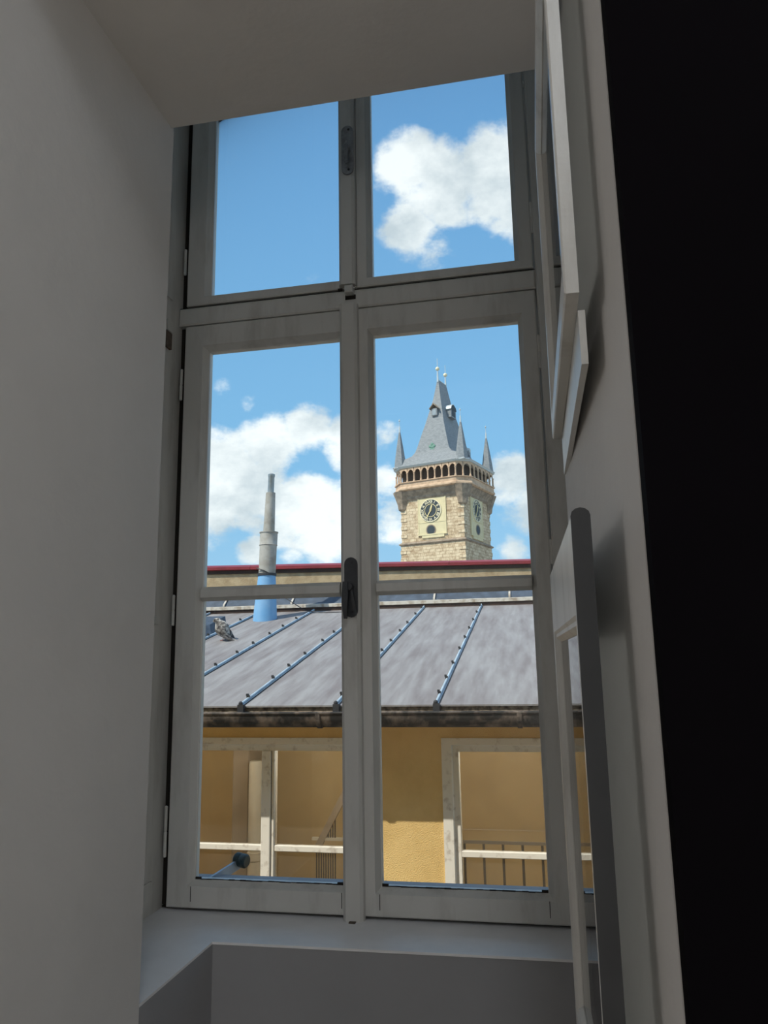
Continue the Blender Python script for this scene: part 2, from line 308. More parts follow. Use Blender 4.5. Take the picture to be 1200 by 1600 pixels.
# sides of the wider recess between reveal and window, and our own facade with its opening
struct(MB().box(-1.30, -1.05, YF0, 0.34, 1.042, 3.8).box(0.13, 0.8, -0.495, 0.34, 1.042, 3.8).build('wall_recess', plaster), 'pale recess cheeks beside the window frame', 'wall')
fac = MB()
fac.box(-7, -1.30, -0.2, 0.34, -8, 3.9); fac.box(0.8, 7, -0.2, 0.34, -8, 3.9); fac.box(-1.30, 0.8, -0.1, 0.34, -8, -0.1)
struct(fac.build('wall_outside', yellow), 'yellow courtyard facade around this window', 'wall')

# ------------------------------------------------------------------ the tall outer window
W = empty('window_1', (0, 0, 0)); struct(W, 'tall white painted six pane casement window looking onto the rooftops', 'window')
fr = MB()
fr.bbox(-1.05, -0.941, -0.085, 0.10, 1.042, 3.80, .006)
fr.box(-0.941, -0.925, 0.045, 0.10, 1.042, 3.80)
fr.bbox(0.0365, 0.13, -0.002, 0.10, 1.042, 3.80, .004)
fr.box(0.030, 0.0365, 0.045, 0.10, 1.042, 3.80)
fr.box(-0.941, 0.0365, 0.025, 0.10, 3.772, 3.80)
frame = fr.build('window_frame', paint, W)
MB().bbox(-0.9405, 0.036, -0.003, 0.07, 2.545, 2.596, .004).build('transom', paint, W)
MB().box(-0.9405, 0.036, 0.004, 0.07, 2.5962, 2.5995).build('joint_grime', grime, W)
MB().box(-0.9405, 0.036, 0.02, 0.10, 1.043, 1.047).box(-0.9405, -0.927, 0.02, 0.044, 1.05, 3.77).build('joint_grime', grime, W)
# moulded edge strips and worn stubs on the left jamb
MB().box(-0.941, -0.937, -0.080, -0.048, 1.06, 2.42).box(-0.941, -0.937, -0.080, -0.048, 2.60, 3.80).build('jamb_bead', paint, W)
MB().box(-0.941, -0.934, -0.084, -0.050, 2.455, 2.50).build('jamb_keep', worn, W)
MB().box(-0.941, -0.930, -0.086, -0.056, 2.500, 2.53).box(-0.941, -0.933, -0.086, -0.050, 1.062, 1.12).box(-0.941, -0.931, -0.086, -0.066, 1.72, 1.74).build('jamb_block', paint, W)

def sash(O, I, bot=0.011, name='sash'):
    m = MB(); c = 0.012
    prof = [('O', 0.042), ('O', 0.003), ((None), 0.0)]
    Of = (O[0]+.003, O[1]-.003, O[2]+.003, O[3]-.003)
    def ex(R): return (I[0]-R[0], R[1]-I[1], I[2]-R[2], R[3]-I[3])
    P = [('O', 0.042), ('O', 0.003), (ex(Of), 0.0), ((c, c, bot, c), 0.0), ((.002, .002, .001, .002), 0.021), ((0, 0, 0, 0), 0.022), ((0, 0, 0, 0), 0.042)]
    return m.ring(O, I, P).build(name, paint, W)
def pane(I, parent, mtl=pane_glass, y=0.026, M=None):
    m = MB().box(I[0]-.004, I[1]+.004, y, y+.003, I[2]-.004, I[3]+.004)
    if M is not None: m.xf(M)
    return m.build('glass_pane', mtl, parent)
ZB, ZT = (1.7835, 1.8165), None
LX, RX = (-0.856, -0.485), (-0.392, -0.0145)
sashes = []
for (ox0, ox1), (ix0, ix1) in (((-0.921, -0.434), LX), ((-0.4325, 0.0325), RX)):
    s = sash((ox0, ox1, 1.049, 2.5425), (ix0, ix1, 1.109, 2.470))
    # glazing bar with chamfered front
    MB().prism([(0.0175, ZB[0]-.002), (0.004, ZB[0]+.007), (0.004, ZB[1]-.007), (0.0175, ZB[1]+.002), (0.040, ZB[1]), (0.040, ZB[0])], ix0, ix1, 'x').build('glazing_bar', paint, s)
    pane((ix0, ix1, 1.109, ZB[0]), s); pane((ix0, ix1, ZB[1], 2.470), s)
    u = sash((ox0, ox1, 2.6035, 3.768), (ix0, ix1, 2.638, 3.73), bot=.011)
    pane((ix0, ix1, 2.638, 3.73), u)
    sashes.append((s, u))
(sl_, ul_), (sr_, ur_) = sashes
# cover strips down the meeting stiles
def cover(z0, z1, x0, x1, parent):
    MB().prism([(x0, -0.001), (x0+.002, -.013), (x0+.009, -.019), (x1-.009, -.019), (x1-.002, -.013), (x1, -0.001)], z0, z1).build('cover_strip', paint, parent)
cover(1.038, 2.553, -0.478, -0.427, sl_)
cover(2.606, 3.76, -0.478, -0.431, ul_)
# small wooden stop and bolt hole by the transom, bolt keep on the sill
MB().bbox(-0.459, -0.437, -0.030, -0.003, 2.578, 2.598, .003).build('stop_block', paint, W)
MB().box(-0.462, -0.434, -0.006, -0.002, 2.568, 2.580).box(-0.482, -0.470, -0.006, -0.002, 2.596, 2.602).build('joint_grime', grime, W)
MB().box(-0.460, -0.445, -0.030, -0.012, 1.042, 1.0445).build('bolt_keep', worn, W)
# grimy putty line under each lower pane and opened corner joints
for par, (x0_, x1_) in ((sl_, LX), (sr_, RX)):
    m = MB(); n_ = 26
    for j in range(n_):
        t0 = x0_+(x1_-x0_)*j/n_; t1 = x0_+(x1_-x0_)*(j+1)/n_
        m.box(t0, t1, .0222-random.uniform(0, .0012), .0262, 1.1085, 1.1097+random.uniform(0, .0012)+(.004 if j in (0, n_-1) else 0))
    for x in (x0_-.0015, x1_+.0015): m.box(x-.0008, x+.0008, -.0004, .004, 1.064, 1.098)
    m.build('joint_grime', grime, par)
# handles: rounded plates with a hanging lever
def plate(cx, z0, z1, hw, y0, y1, n=8):
    pts = [(cx+hw*math.cos(a*PI/n), z1-hw+hw*math.sin(a*PI/n)) for a in range(n+1)] + [(cx-hw*math.cos(a*PI/n), z0+hw-hw*math.sin(a*PI/n)) for a in range(n+1)]
    return MB().prism(pts, y1, y0, 'y')
def handle(cx, z0, z1, parent, mtl, lever):
    h = plate(cx, z0, z1, 0.0165, -0.0245, -0.0188).build('handle_plate', mtl, parent)
    zc = (z0+z1)/2
    m = MB().tube([(cx, -0.024, zc), (cx, -0.044, zc)], 0.008, 10)
    if lever == 'long':
        m.loft([[(cx-.009+a, -0.040+b, z) for a, b in ((-w, 0), (w, 0), (w, -t), (-w, -t))] for z, w, t in ((zc+.012, .006, .008), (zc-.02, .008, .010), (z0+.02, .006, .012), (z0-.004, .0035, .008))])
        m.loft([[(cx+.003+(zc-z)*.16+a, -0.030+b, z) for a, b in ((-w, 0), (w, 0), (w, -t), (-w, -t))] for z, w, t in ((zc-.004, .003, .006), (zc-.035, .003, .010), (z0+.004, .0022, .012))])
    else:
        m.loft([[(cx+a, -0.030+b, z) for a, b in ((-w, 0), (w, 0), (w, -t), (-w, -t))] for z, w, t in ((zc+.020, .003, .006), (zc-.005, .005, .014), (zc-.045, .004, .012))])
    m.build('lever', iron if lever == 'long' else ironlight, parent)
    sc = MB()
    for z in (z0+.013, z1-.013): sc.lathe([(.003, 0), (.0035, .0015), (.001, .002)], 8).v
    sc.xf(Matrix.Rotation(PI/2, 4, 'X'))
    k = len(sc.v)//2
    sc.v = [(p[0]+cx+.004, p[1]-.0246, p[2]+(z0+.013 if i < k else z1-.013)) for i, p in enumerate(sc.v)]
    sc.build('screw', clipmetal, parent)
    return h
handle(-0.449, 1.727, 1.874, sl_, iron, 'long')
handle(-0.4485, 2.926, 3.075, ul_, ironlight, 'short')
# hinges
for x, zs, par in ((-0.930, ((2.70, 2.78),), ul_), (-0.930, ((2.33, 2.42), (1.72, 1.80), (1.16, 1.28)), sl_), (0.0345, ((2.70, 2.79), (3.13, 3.15)), ur_), (0.0345, ((2.33, 2.42), (1.84, 1.90)), sr_)):
    for a, b in zs:
        MB().lathe([(.002, a), (.0042, a+.002), (.0042, (a+b)/2-.002), (.003, (a+b)/2), (.0042, (a+b)/2+.002), (.0042, b-.002), (.002, b)], 10, (x, 0.004)).build('hinge', paint, par, True)

# ------------------------------------------------------------------ opened inner window leaves along the right reveal
W2 = empty('window_2', (0.03, -0.5, 1.06)); struct(W2, 'opened white inner window leaves folded against the right reveal', 'window')
bpy.context.view_layer.update()
def leaf(far, near, z0, z1, th, wf, wn, rb, rt, name):
    """glazed leaf: local x runs far->near, local y goes to the right (thickness)"""
    f = Vector((*far, 0)); n = Vector((*near, 0)); d = (n-f); ln = d.length; d.normalize()
    yv = Vector((-d.y, d.x, 0))                   # to the right of travel towards the viewer
    if yv.x < 0: yv = -yv
    M = Matrix(((d.x, yv.x, 0, f.x), (d.y, yv.y, 0, f.y), (0, 0, 1, 0), (0, 0, 0, 1)))
    M = Matrix.Translation((-0.03, 0.5, -1.06)) @ M
    O = (0, ln, z0, z1); I = (wf, ln-wn, z0+rb, z1-rt); c = .006
    Of = (O[0]+.002, O[1]-.002, O[2]+.002, O[3]-.002)
    P = [('O', th), ('O', .002), ((I[0]-Of[0], Of[1]-I[1], I[2]-Of[2], Of[3]-I[3]), 0.0), ((.016, .010, .016, .016), 0.0), ((.012, .007, .012, .012), .003), ((.007, .004, .007, .007), .003), ((0, 0, 0, 0), th*.55), ((0, 0, 0, 0), th)]
    s = MB().ring(O, I, P).xf(M).build(name, paint, W2)
    pane(I, s, pane_glass, th*.62, M)
    return s, M
lo, ML = leaf((0.021, -0.505), (0.036, -1.07), 1.05, 1.762, 0.0175, 0.045, 0.030, 0.06, 0.115, 'lower_leaf')
up, MU = leaf((0.039, -0.51), (0.044, -1.07), 2.0, 2.575, 0.0155, 0.045, 0.030, 0.05, 0.045, 'upper_leaf')
MB().box(0.0, 0.52, .0160, .0235, 1.935, 1.998).xf(MU).build('drip_rail', paint, up)
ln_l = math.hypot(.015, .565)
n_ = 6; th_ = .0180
MB().prism([(-.0006, 1.048)]+[(th_/2-(th_/2+.0006)*math.cos(PI*j/n_), 1.760+.008*math.sin(PI*j/n_)) for j in range(n_+1)]+[(th_+.0006, 1.048)], ln_l+.0005, ln_l+.004, 'x').xf(ML).build('edge_shade', edgegrey, lo)  # dark strip added over the near end to show its shade
MB().tube([(0.02, 0.02, 1.05), (0.02, 0.02, 1.75)], .004, 6).xf(ML).build('leaf_hinge', paint, lo)

# ------------------------------------------------------------------ neighbour building across the courtyard
YW = 3.20                                   # its facade
YE = 2.93                                   # roof edge
pE = atY(600, 1100, YE)                     # a point on the eave edge
dS = ray(843, 748); tx, tz = dS.x/dS.y, dS.z/dS.y      # run of the roof seams per metre of depth
def roof_z(y): return pE.z + (y-YE)*tz
nR = Vector((0, -tz, 1)).normalized()
def on_roof(px, py, lift=0.0): return at_plane(px, py, pE+nR*lift, nR)
top = on_roof(600, 952); YR = top.y
B = empty('neighbour_building', (-0.6, YW, -8)); tag(B, 'yellow courtyard building with grey sheet metal roof across the way', 'building')
bpy.context.view_layer.update()
OFF = Matrix.Translation((0.6, -YW, 8))
def bpart(m, name, mtl, parent=B, smooth=False):
    m.xf(OFF); return m.build(name, mtl, parent, smooth)
def X_at(px, py, Y=YW): return atY(px, py, Y).x
def Z_at(px, py, Y=YW): return atY(px, py, Y).z
# window openings
wl0, wl1 = X_at(249, 1250), X_at(586, 1250)
wr0 = X_at(692, 1250); wr1 = wr0+(wl1-wl0)
ztop = Z_at(690, 1153); zbot = -0.75; zeave = roof_z(YW)-.03
wall = MB()
for a, b in ((-5.5, wl0), (wl1, wr0), (wr1, 4.5)): wall.box(a, b, YW, YW+.25, -8, zeave)
for a, b in ((wl0, wl1), (wr0, wr1)): wall.box(a, b, YW, YW+.25, ztop, zeave); wall.box(a, b, YW, YW+.25, -8, zbot)
bpart(wall, 'facade_wall', yellow)
zbar = Z_at(770, 1335, YW+.03)
for k, (a, b) in enumerate(((wl0, wl1), (wr0, wr1))):
    m = MB(); c = (a+b)/2
    O = (a+.001, b-.001, zbot, ztop); I = (a+.105, b-.105, zbot+.1, ztop-.085)
    m.ring(O, I, [('O', YW+.10), ('O', YW-.012), ((.042, .042, .042, .042), YW-.012), ((.036, .036, .036, .036), YW+.012), ((0, 0, 0, 0), YW+.012), ((0, 0, 0, 0), YW+.10)])
    wf = bpart(m, 'window', framewhite)
    cm = X_at(418, 1250) if k == 0 else c
    bpart(MB().bbox(cm-.043, cm+.020, YW-.004, YW+.07, zbot+.1, ztop-.085, .004).bbox(cm+.026, cm+.043, YW+.006, YW+.07, zbot+.1, ztop-.085, .003), 'mullion', framewhite, wf)
    for p, q in ((I[0], cm-.043), (cm+.043, I[1])):
        bpart(MB().bbox(p, q, YW+.012, YW+.052, zbar-.019, zbar+.019, .004), 'glazing_bar', framewhite, wf)
        bpart(MB().box(p, q, YW+.034, YW+.037, zbar+.018, I[3]), 'glass_pane', old_glass, wf)
        bpart(MB().box(p, q, YW+.034, YW+.037, I[2], zbar-.018), 'glass_pane', old_glass, wf)
# stairwell behind the windows
YB = YW+1.75
si = MB().box(-5.5, 4.5, YB, YB+.2, -8, zeave).box(-5.5, -5.3, YW+.25, YB, -8, zeave).box(4.3, 4.5, YW+.25, YB, -8, zeave)
bpart(si, 'stairwell_wall', yellowin)
bpart(MB().box(-5.3, 4.3, YW+.25, YB, zeave-.12, zeave-.06), 'stairwell_ceiling', pipewhite)
bpart(MB().box(-5.3, 4.3, YW+.25, YB, -1.15, -1.0), 'stairwell_floor', pipewhite)

for k, x in enumerate((-3.0, -1.6, -0.2, 1.2)):  # added lamps out of view, brighten the stairwell wall
    SL = empty('stairwell_fill_lamp', (x, YW+.50, zeave-.12)); tag(SL, ('added unseen stairwell fill lamp beyond the taupe pier', 'added unseen stairwell fill lamp beside the white drain pipe', 'added unseen stairwell fill lamp above the sloping stair railing', 'added unseen stairwell fill lamp above the landing railing')[k], 'lamp', 'added stairwell fill lamps')
    MB().lathe([(.03, -.14), (.10, -.10), (.11, -.04), (.06, -.001)], 16).build('fill_lamp_globe', fillglow, SL, True)
    lb = bpy.data.lights.new('fill_bulb', 'POINT'); lo_b = bpy.data.objects.new('fill_bulb', lb); COL.objects.link(lo_b); lo_b.parent = SL; lo_b.location = (0, 0, -.26); lb.energy = STAIR_W; lb.shadow_soft_size = .11; lb.color = (1.0, 0.95, 0.88)

# roof panels, seams, clips
def rp(px): return X_at(px, 1099, YE)
sx = [rp(380)+(rp(683)-rp(380))/2*k for k in range(-5, 6)]
YRT = YR+.05; run = YRT-(YE-.02)
def slab(x0, x1, y0, y1, t0, t1):
    """box lying on the roof plane, sheared along the seams"""
    v = []
    for t in (t0, t1):
        for x, y in ((x0, y0), (x1, y0), (x1, y1), (x0, y1)): v.append((x+(y-YE)*tx, y, roof_z(y)+t))
    return MB().add(v, [(0,3,2,1),(4,5,6,7),(0,1,5,4),(1,2,6,5),(2,3,7,6),(3,0,4,7)])
for i in range(len(sx)-1):
    bpart(slab(sx[i]+.004, sx[i+1]-.004, YE-.02, YRT, -.010, 0), 'roof_panel', roofmetal)
clip_me = None
for i, x in enumerate(sx):
    sm = slab(x-.012, x+.011, YE-.03, YRT-.02, -.001, .008)
    pts = lambda dx, t: [(x+dx+(y-YE)*tx, y, roof_z(y)+t) for y in (YE-.03, YRT-.02)]
    sm.tube(pts(-.002, .016), .008, 8)
    so_ = bpart(sm, 'roof_seam', seammetal)
    dk = MB().tube([(x-.0135+(y-YE)*tx, y, roof_z(y)+.003) for y in (YE-.03, YRT-.02)], .003, 6).tube([(x+.0135+(y-YE)*tx, y, roof_z(y)+.004) for y in (YE-.03, YRT-.02)], .0035, 6)
    bpart(dk, 'seam_edge', clipmetal, so_)
    n = 9
    for k in range(n):
        y = YE+.12+(YRT-YE-.3)*k/(n-1) + random.uniform(-.05, .05)
        px_ = x+(y-YE)*tx; z = roof_z(y)
        cmb = MB().box(px_-.014, px_+.004, y-.008, y+.008, z+.012, z+.036).box(px_-.017, px_-.004, y-.010, y+.010, z+.028, z+.044)
        bpart(cmb, 'seam_clip', clipmetal, so_)
    bpart(MB().box(x-.020, x+.020, YE-.05, YE-.02, pE.z-.050, pE.z+.004).ball((x-.004, YE-.033, pE.z+.010), .015, 8, 5), 'seam_end_cap', clipmetal, so_)
# eave board, gutter and straps
zg = Z_at(600, 1124, 2.86)
bpart(MB().box(-5.4, 4.4, YE-.005, YE+.02, pE.z-.085, pE.z-.012), 'eave_board', eaveboard)
bpart(MB().box(-5.4, 4.4, YE+.02, YW, pE.z-.14, pE.z-.085), 'soffit_board', yellow)
gr = 0.062
ga = [(2.865+gr*math.cos(a), zg+.040+1.40*gr*math.sin(a)) for a in [PI+PI*k/12 for k in range(13)]]
gb = [(2.865+(gr-.006)*math.cos(a), zg+.040+1.40*(gr-.006)*math.sin(a)) for a in [2*PI-PI*k/12 for k in range(13)]]
g = MB().prism(ga+gb, -5.4, 4.4, 'x'); g.tube([(-5.4, 2.865-gr, zg+.042), (4.4, 2.865-gr, zg+.042)], .009, 8)
gut = bpart(g, 'gutter', gutterm, B, True)
for px in (230, 812, 500):
    x = X_at(px, 1120, 2.86)
    gs = [(2.865+(gr+.008)*math.cos(a), zg+.042+1.40*(gr+.006)*math.sin(a)) for a in [PI+PI*k/12 for k in range(13)]]
    gs2 = [(2.865+(gr+.001)*math.cos(a), zg+.042+1.40*(gr+.001)*math.sin(a)) for a in [2*PI-PI*k/12 for k in range(13)]]
    bpart(MB().prism(gs+gs2, x-.014, x+.014, 'x'), 'gutter_strap', gutterm, gut)
# top of the roof: capping, valley sheet, mortar line
zt = roof_z(YRT)
bpart(MB().box(-7, 6, YRT-.02, YRT+.06, zt-.03, zt+.035), 'ridge_board', browndark)
bpart(MB().prism([(YRT-.035, zt+.036), (YRT+.05, zt+.04), (YRT+.05, zt+.082), (YRT-.035, zt+.070)], -7, 6, 'x'), 'ridge_capping', mortar)
bpart(MB().prism([(YRT+.05, zt+.03), (YRT+.14, zt+.10), (YRT+.14, zt+.170), (YRT+.05, zt+.085)], -7, 6, 'x'), 'flashing_sheet', flash)
for k in range(9):
    x = -3.6+.82*k
    bpart(MB().prism([(YRT+.03, zt+.084), (YRT+.13, zt+.165), (YRT+.13, zt+.178), (YRT+.03, zt+.100)], x, x+.02, 'x'), 'flashing_strap', mortar)
# dark hatch upstand at the left, beside the pigeon
h0 = on_roof(309, 1000); hx1 = on_roof(326, 988).x
hm = MB(); hb = [(h0.x-.55, h0.y+.02), (h0.x+.0, h0.y+.02), (h0.x+.075, h0.y+.14), (h0.x+.03, h0.y+.62), (h0.x-.55, h0.y+.62)]
hm.loft([[(x, y, roof_z(y)-.01) for x, y in hb], [(x-.06, y+.09, roof_z(y+.09)+.10) for x, y in hb]])
bpart(hm, 'roof_hatch', flash)

# house behind: plaster wall with a red coping
RA = math.radians(9.5); HP = Vector((-4.5, YRT+.32, 0)); hd_ = Vector((math.cos(RA), math.sin(RA), 0)); hn = Vector((-math.sin(RA), math.cos(RA), 0))
R_ = empty('rear_house', (HP.x, HP.y, -8), RA); tag(R_, 'tan plastered wall with red metal coping behind the grey roof', 'wall')
bpy.context.view_layer.update()
def hloc(px, py, off=0.0):
    p = at_plane(px, py, HP+hn*off, hn)-HP; return p.dot(hd_), p.z+8
zc0 = hloc(600, 892)[1]; zc1 = hloc(600, 885.5, -.03)[1]; zc2 = hloc(600, 877.5)[1]
MB().box(-5, 12, 0, .35, 0, zc0+.03).build('plaster_wall', tanwall, R_)
MB().box(-5, 12, -.018, .40, zc0, zc1-.002).build('coping_shade', browndark, R_)  # shadow under the coping, painted as a dark brown strip
n = 14
for k in range(n):
    a = -5+17*k/n; b = a+17/n-.004
    MB().prism([(-.045, zc1), (-.045, zc1+.035), (.08, zc2+.005), (.46, zc2-.08), (.46, zc1-.10), (-.04, zc1-.001)], a, b, 'x').build('coping_sheet', redmetal, R_)
pw = [hloc(x, y) for x, y in ((300, 939), (340, 941), (400, 938), (470, 934), (520, 931), (600, 926), (700, 919), (860, 911))]
MB().tube([(u, -.004+random.uniform(-.006, 0), z) for u, z in pw], .022, 6).build('mortar_ridge', mortar, R_)
lowm = [hloc(x, y) for x, y in ((280, 962), (900, 925))]
MB().add([(lowm[0][0], -.012, lowm[0][1]-.3), (lowm[1][0], -.012, lowm[1][1]-.3), (pw[-1][0]+.3, -.012, pw[-1][1]), (pw[0][0], -.012, pw[0][1]),
          (lowm[0][0], .01, lowm[0][1]-.3), (lowm[1][0], .01, lowm[1][1]-.3), (pw[-1][0]+.3, .01, pw[-1][1]), (pw[0][0], .01, pw[0][1])],
         [(0,1,2,3),(4,7,6,5),(0,4,5,1),(1,5,6,2),(2,6,7,3),(3,7,4,0)]).build('render_patch', mortar, R_)

# ------------------------------------------------------------------ flue pipe
fb = on_roof(414, 968)
FL = empty('flue_pipe', fb); tag(FL, 'tall stepped grey flue pipe with a blue sleeve on the roof', 'chimney')
bpy.context.view_layer.update()
sc = (fb-CAM).dot(FW)/F                      # metres per pixel there
lean = (0.035, 0.0)
def flz(py): return (968-py)*sc
def seg(name, prof, mtl, parent=FL):
    m = MB(); m.loft([[(lean[0]*z+r*math.cos(2*PI*i/20), lean[1]*z+r*math.sin(2*PI*i/20), z) for i in range(20)] for r, z in prof]); return m.build(name, mtl, parent, True)
sv = seg('blue_sleeve', [(19*sc, -.03), (17.2*sc, flz(945)), (13.5*sc, flz(896))], fluelue); sv['label'] = 'faded blue sleeve'
seg('sleeve_band', [(15*sc, flz(900)), (15*sc, flz(897)), (14.8*sc, flz(896))], clipmetal)
seg('lower_pipe', [(13.2*sc, flz(898)), (13.6*sc, flz(850))], fluegrey)
seg('collar', [(14.0*sc, flz(852)), (14.6*sc, flz(851)), (14.0*sc, flz(850)), (14.0*sc, flz(832)), (15*sc, flz(831.5)), (15*sc, flz(830)), (9*sc, flz(829))], fluegrey)
seg('upper_pipe', [(9.2*sc, flz(830)), (7.6*sc, flz(766)), (5*sc, flz(765.5))], fluegrey)
seg('tip_pipe', [(5.0*sc, flz(767)), (5.0*sc, flz(740)), (5.6*sc, flz(739)), (5.6*sc, flz(735.5)), (3.5*sc, flz(734.5))], fluezinc)
MB().tube([(lean[0]*flz(885)-14*sc, -12*sc, flz(888)), (lean[0]*flz(885), -15.2*sc, flz(893)), (13*sc, -8*sc, flz(899))], .006, 6).build('strap', clipmetal, FL)
# slack roof cables
cb = MB().tube([on_roof(322, 925, .2), on_roof(334, 948, .06), on_roof(336, 957, .02)], .006, 6).build('roof_cable', clipmetal); tag(cb, 'short dark cable hanging down to the ridge above the pigeon', 'cable')
cb = MB().tube([atY(447, 935, YR-.05), atY(475, 953, YR-.1), atY(498, 957, YR-.15), atY(545, 956, YR-.1)], .005, 6).build('lightning_wire', clipmetal); tag(cb, 'slack dark wire beside the flue pipe along the roof ridge', 'wire')

# ------------------------------------------------------------------ pigeon
pg = on_roof(354, 1001)
PG = empty('pigeon', pg); tag(PG, 'speckled grey and white pigeon perched on the metal roof', 'bird')
bpy.context.view_layer.update()
k = (pg-CAM).dot(FW)/F
def pgp(dx, dy, dep): return RT*dx*k - UP*dy*k + Vector((0, 1, 0))*dep
# spine from tail tip to beak in picture offsets from the feet (px), depth (m)
sp_ = [((16, 0.5, -.02), 2.0, .7), ((8, -3, -.01), 4.2, 1.2), ((1, -7, 0), 7.0, 4.2), ((-5, -14, .01), 10.2, 8.4), ((-9, -20, .02), 10.4, 9.6), ((-12, -25, .03), 8.2, 8.0), ((-15.5, -29, .035), 5.0, 5.0), ((-17.5, -31.5, .03), 4.3, 4.3), ((-19.5, -31.5, .02), 2.9, 3.0), ((-22.0, -30.2, .01), .7, .7)]
cs = [pgp(*c) for c, a, b in sp_]
rings = []
for i, (c, a, b) in enumerate(sp_):
    d = (cs[min(i+1, len(cs)-1)]-cs[max(i-1, 0)]).normalized()
    side = d.cross(Vector((0, 1, 0))).normalized(); dep = side.cross(d)
    rings.append([cs[i]+side*b*k*1.2*math.cos(2*PI*j/14)+dep*a*k*1.05*math.sin(2*PI*j/14) for j in range(14)])
body = MB().loft(rings).build('body', feather, PG, True)
# folded wing and tail feathers
def blade(pts, w, t, name, mtl):
    cs = [pgp(*p) for p in pts]; rr = []
    for i, c in enumerate(cs):
        d = (cs[min(i+1, len(cs)-1)]-cs[max(i-1, 0)]).normalized(); side = d.cross(Vector((0, 1, 0))).normalized(); dep = side.cross(d)
        rr.append([c+side*w[i]*k*math.cos(2*PI*j/10)+dep*t*k*math.sin(2*PI*j/10) for j in range(10)])
    return MB().loft(rr).build(name, mtl, PG, True)
blade([(-10, -22, -.055), (-4, -14, -.068), (3, -7, -.050), (11, -2.5, -.03)], [3, 5.5, 4, 1.0], 2.0, 'wing', featherwing)
blade([(-10, -22, .09), (-4, -14, .10), (3, -7, .075), (11, -2.5, .03)], [3, 5.5, 4, 1.0], 2.0, 'wing', featherwing)
blade([(-6, -9, -.060), (2, -5, -.060), (9, -1.8, -.035), (15, .8, -.03)], [1.5, 2.6, 2.2, .6], 1.6, 'wing_tip', featherdark)
blade([(0, -6, .01), (8, -2, 0), (18, 1.5, -.01)], [3, 2.8, 2.2], 4.0, 'tail', featherdark)
for s in (-.02, .03):
    a = pgp(-3, -8, s); f = pgp(-4.5, -.5, s); MB().tube([a, f, f+Vector((-.02, -.015, -.002))], .004, 6).build('leg', pinkleg, PG)
for q in ((-18.6, -32.2, -.004),):
    MB().ball(pgp(*q), .006, 8, 5).build('eye', clipmetal, PG)

# ------------------------------------------------------------------ stairwell things seen through the neighbour's windows
YS = YW+1.05
RL = empty('landing_railing', atY(790, 1400, YS)); tag(RL, 'dark thin barred landing railing behind the right neighbouring window', 'railing')
bpy.context.view_layer.update()
OR = Matrix.Translation(-RL.location)
x0, x1 = X_at(715, 1320, YS), X_at(1000, 1320, YS); zr = Z_at(790, 1317, YS); zb = -1.0
MB().box(x0, x1, YS-.012, YS+.012, zr-.010, zr+.010).xf(OR).build('top_rail', railgrey, RL)
bx = [X_at(727, 1355, YS)+(X_at(849, 1355, YS)-X_at(727, 1355, YS))/4*i for i in range(10)]
for x in bx:
    if x < x1: MB().tube([(x, YS, zb+.002), (x, YS, zr-.01)], .0095, 8).xf(OR).build('baluster', railm, RL)
SR = empty('stair_railing', atY(510, 1400, YS)); tag(SR, 'sloping stair railing with close dark bars behind the left neighbouring window', 'railing')
bpy.context.view_layer.update()
OS = Matrix.Translation(-SR.location)
A = atY(492, 1326, YS); Bp = atY(527, 1257, YS); Cc = Bp+(Bp-A)*1.6
MB().prism([(A.x-.01, A.z), (A.x+.045, A.z), (Cc.x+.045, Cc.z), (Cc.x-.01, Cc.z)], YS-.02, YS+.02, 'y').xf(OS).build('sloping_rail', pierm, SR)
zh = Z_at(520, 1311, YS)
MB().box(A.x-.02, X_at(590, 1311, YS), YS-.016, YS+.016, zh-.010, zh+.010).xf(OS).build('hand_rail', pipewhite, SR)
for i in range(9):
    x = A.x+.01+i*.0185
    zt_ = min(A.z, zh-.011)
    MB().box(x, x+.009, YS-.006, YS+.006, zb+.002, zt_).xf(OS).build('baluster', railm, SR)
    if i > 1:
        zz = A.z+(x-A.x-.04)*(Bp.z-A.z)/(Bp.x-A.x)
        if zz > zh+.03: MB().box(x, x+.009, YS-.006, YS+.006, zh+.011, zz).xf(OS).build('baluster', railm, SR)
YP = YW+1.2
a, b = X_at(362, 1270, YP), X_at(388, 1270, YP)
pr = MB().bbox(a, b, YP, YB-.002, -1.0, zeave-.125, .01).box(a-.01, b+.01, YP-.01, YB-.002, -1.0, -.85).build('stairwell_pier', pierm); tag(pr, 'taupe pier beside the white pipe behind the left neighbouring window', 'pier')
pc = X_at(399, 1270, YP-.06)
dp = MB().lathe([(.052, -1.0), (.052, Z_at(400, 1342, YP)), (.060, Z_at(400, 1340, YP)), (.060, Z_at(400, 1328, YP)), (.052, Z_at(400, 1327, YP)), (.052, Z_at(400, 1192, YP)), (.046, Z_at(400, 1187, YP))], 16, (pc, YP-.07)).build('drain_pipe', pipewhite, None, True); tag(dp, 'white vertical drain pipe behind the left neighbouring window', 'pipe')

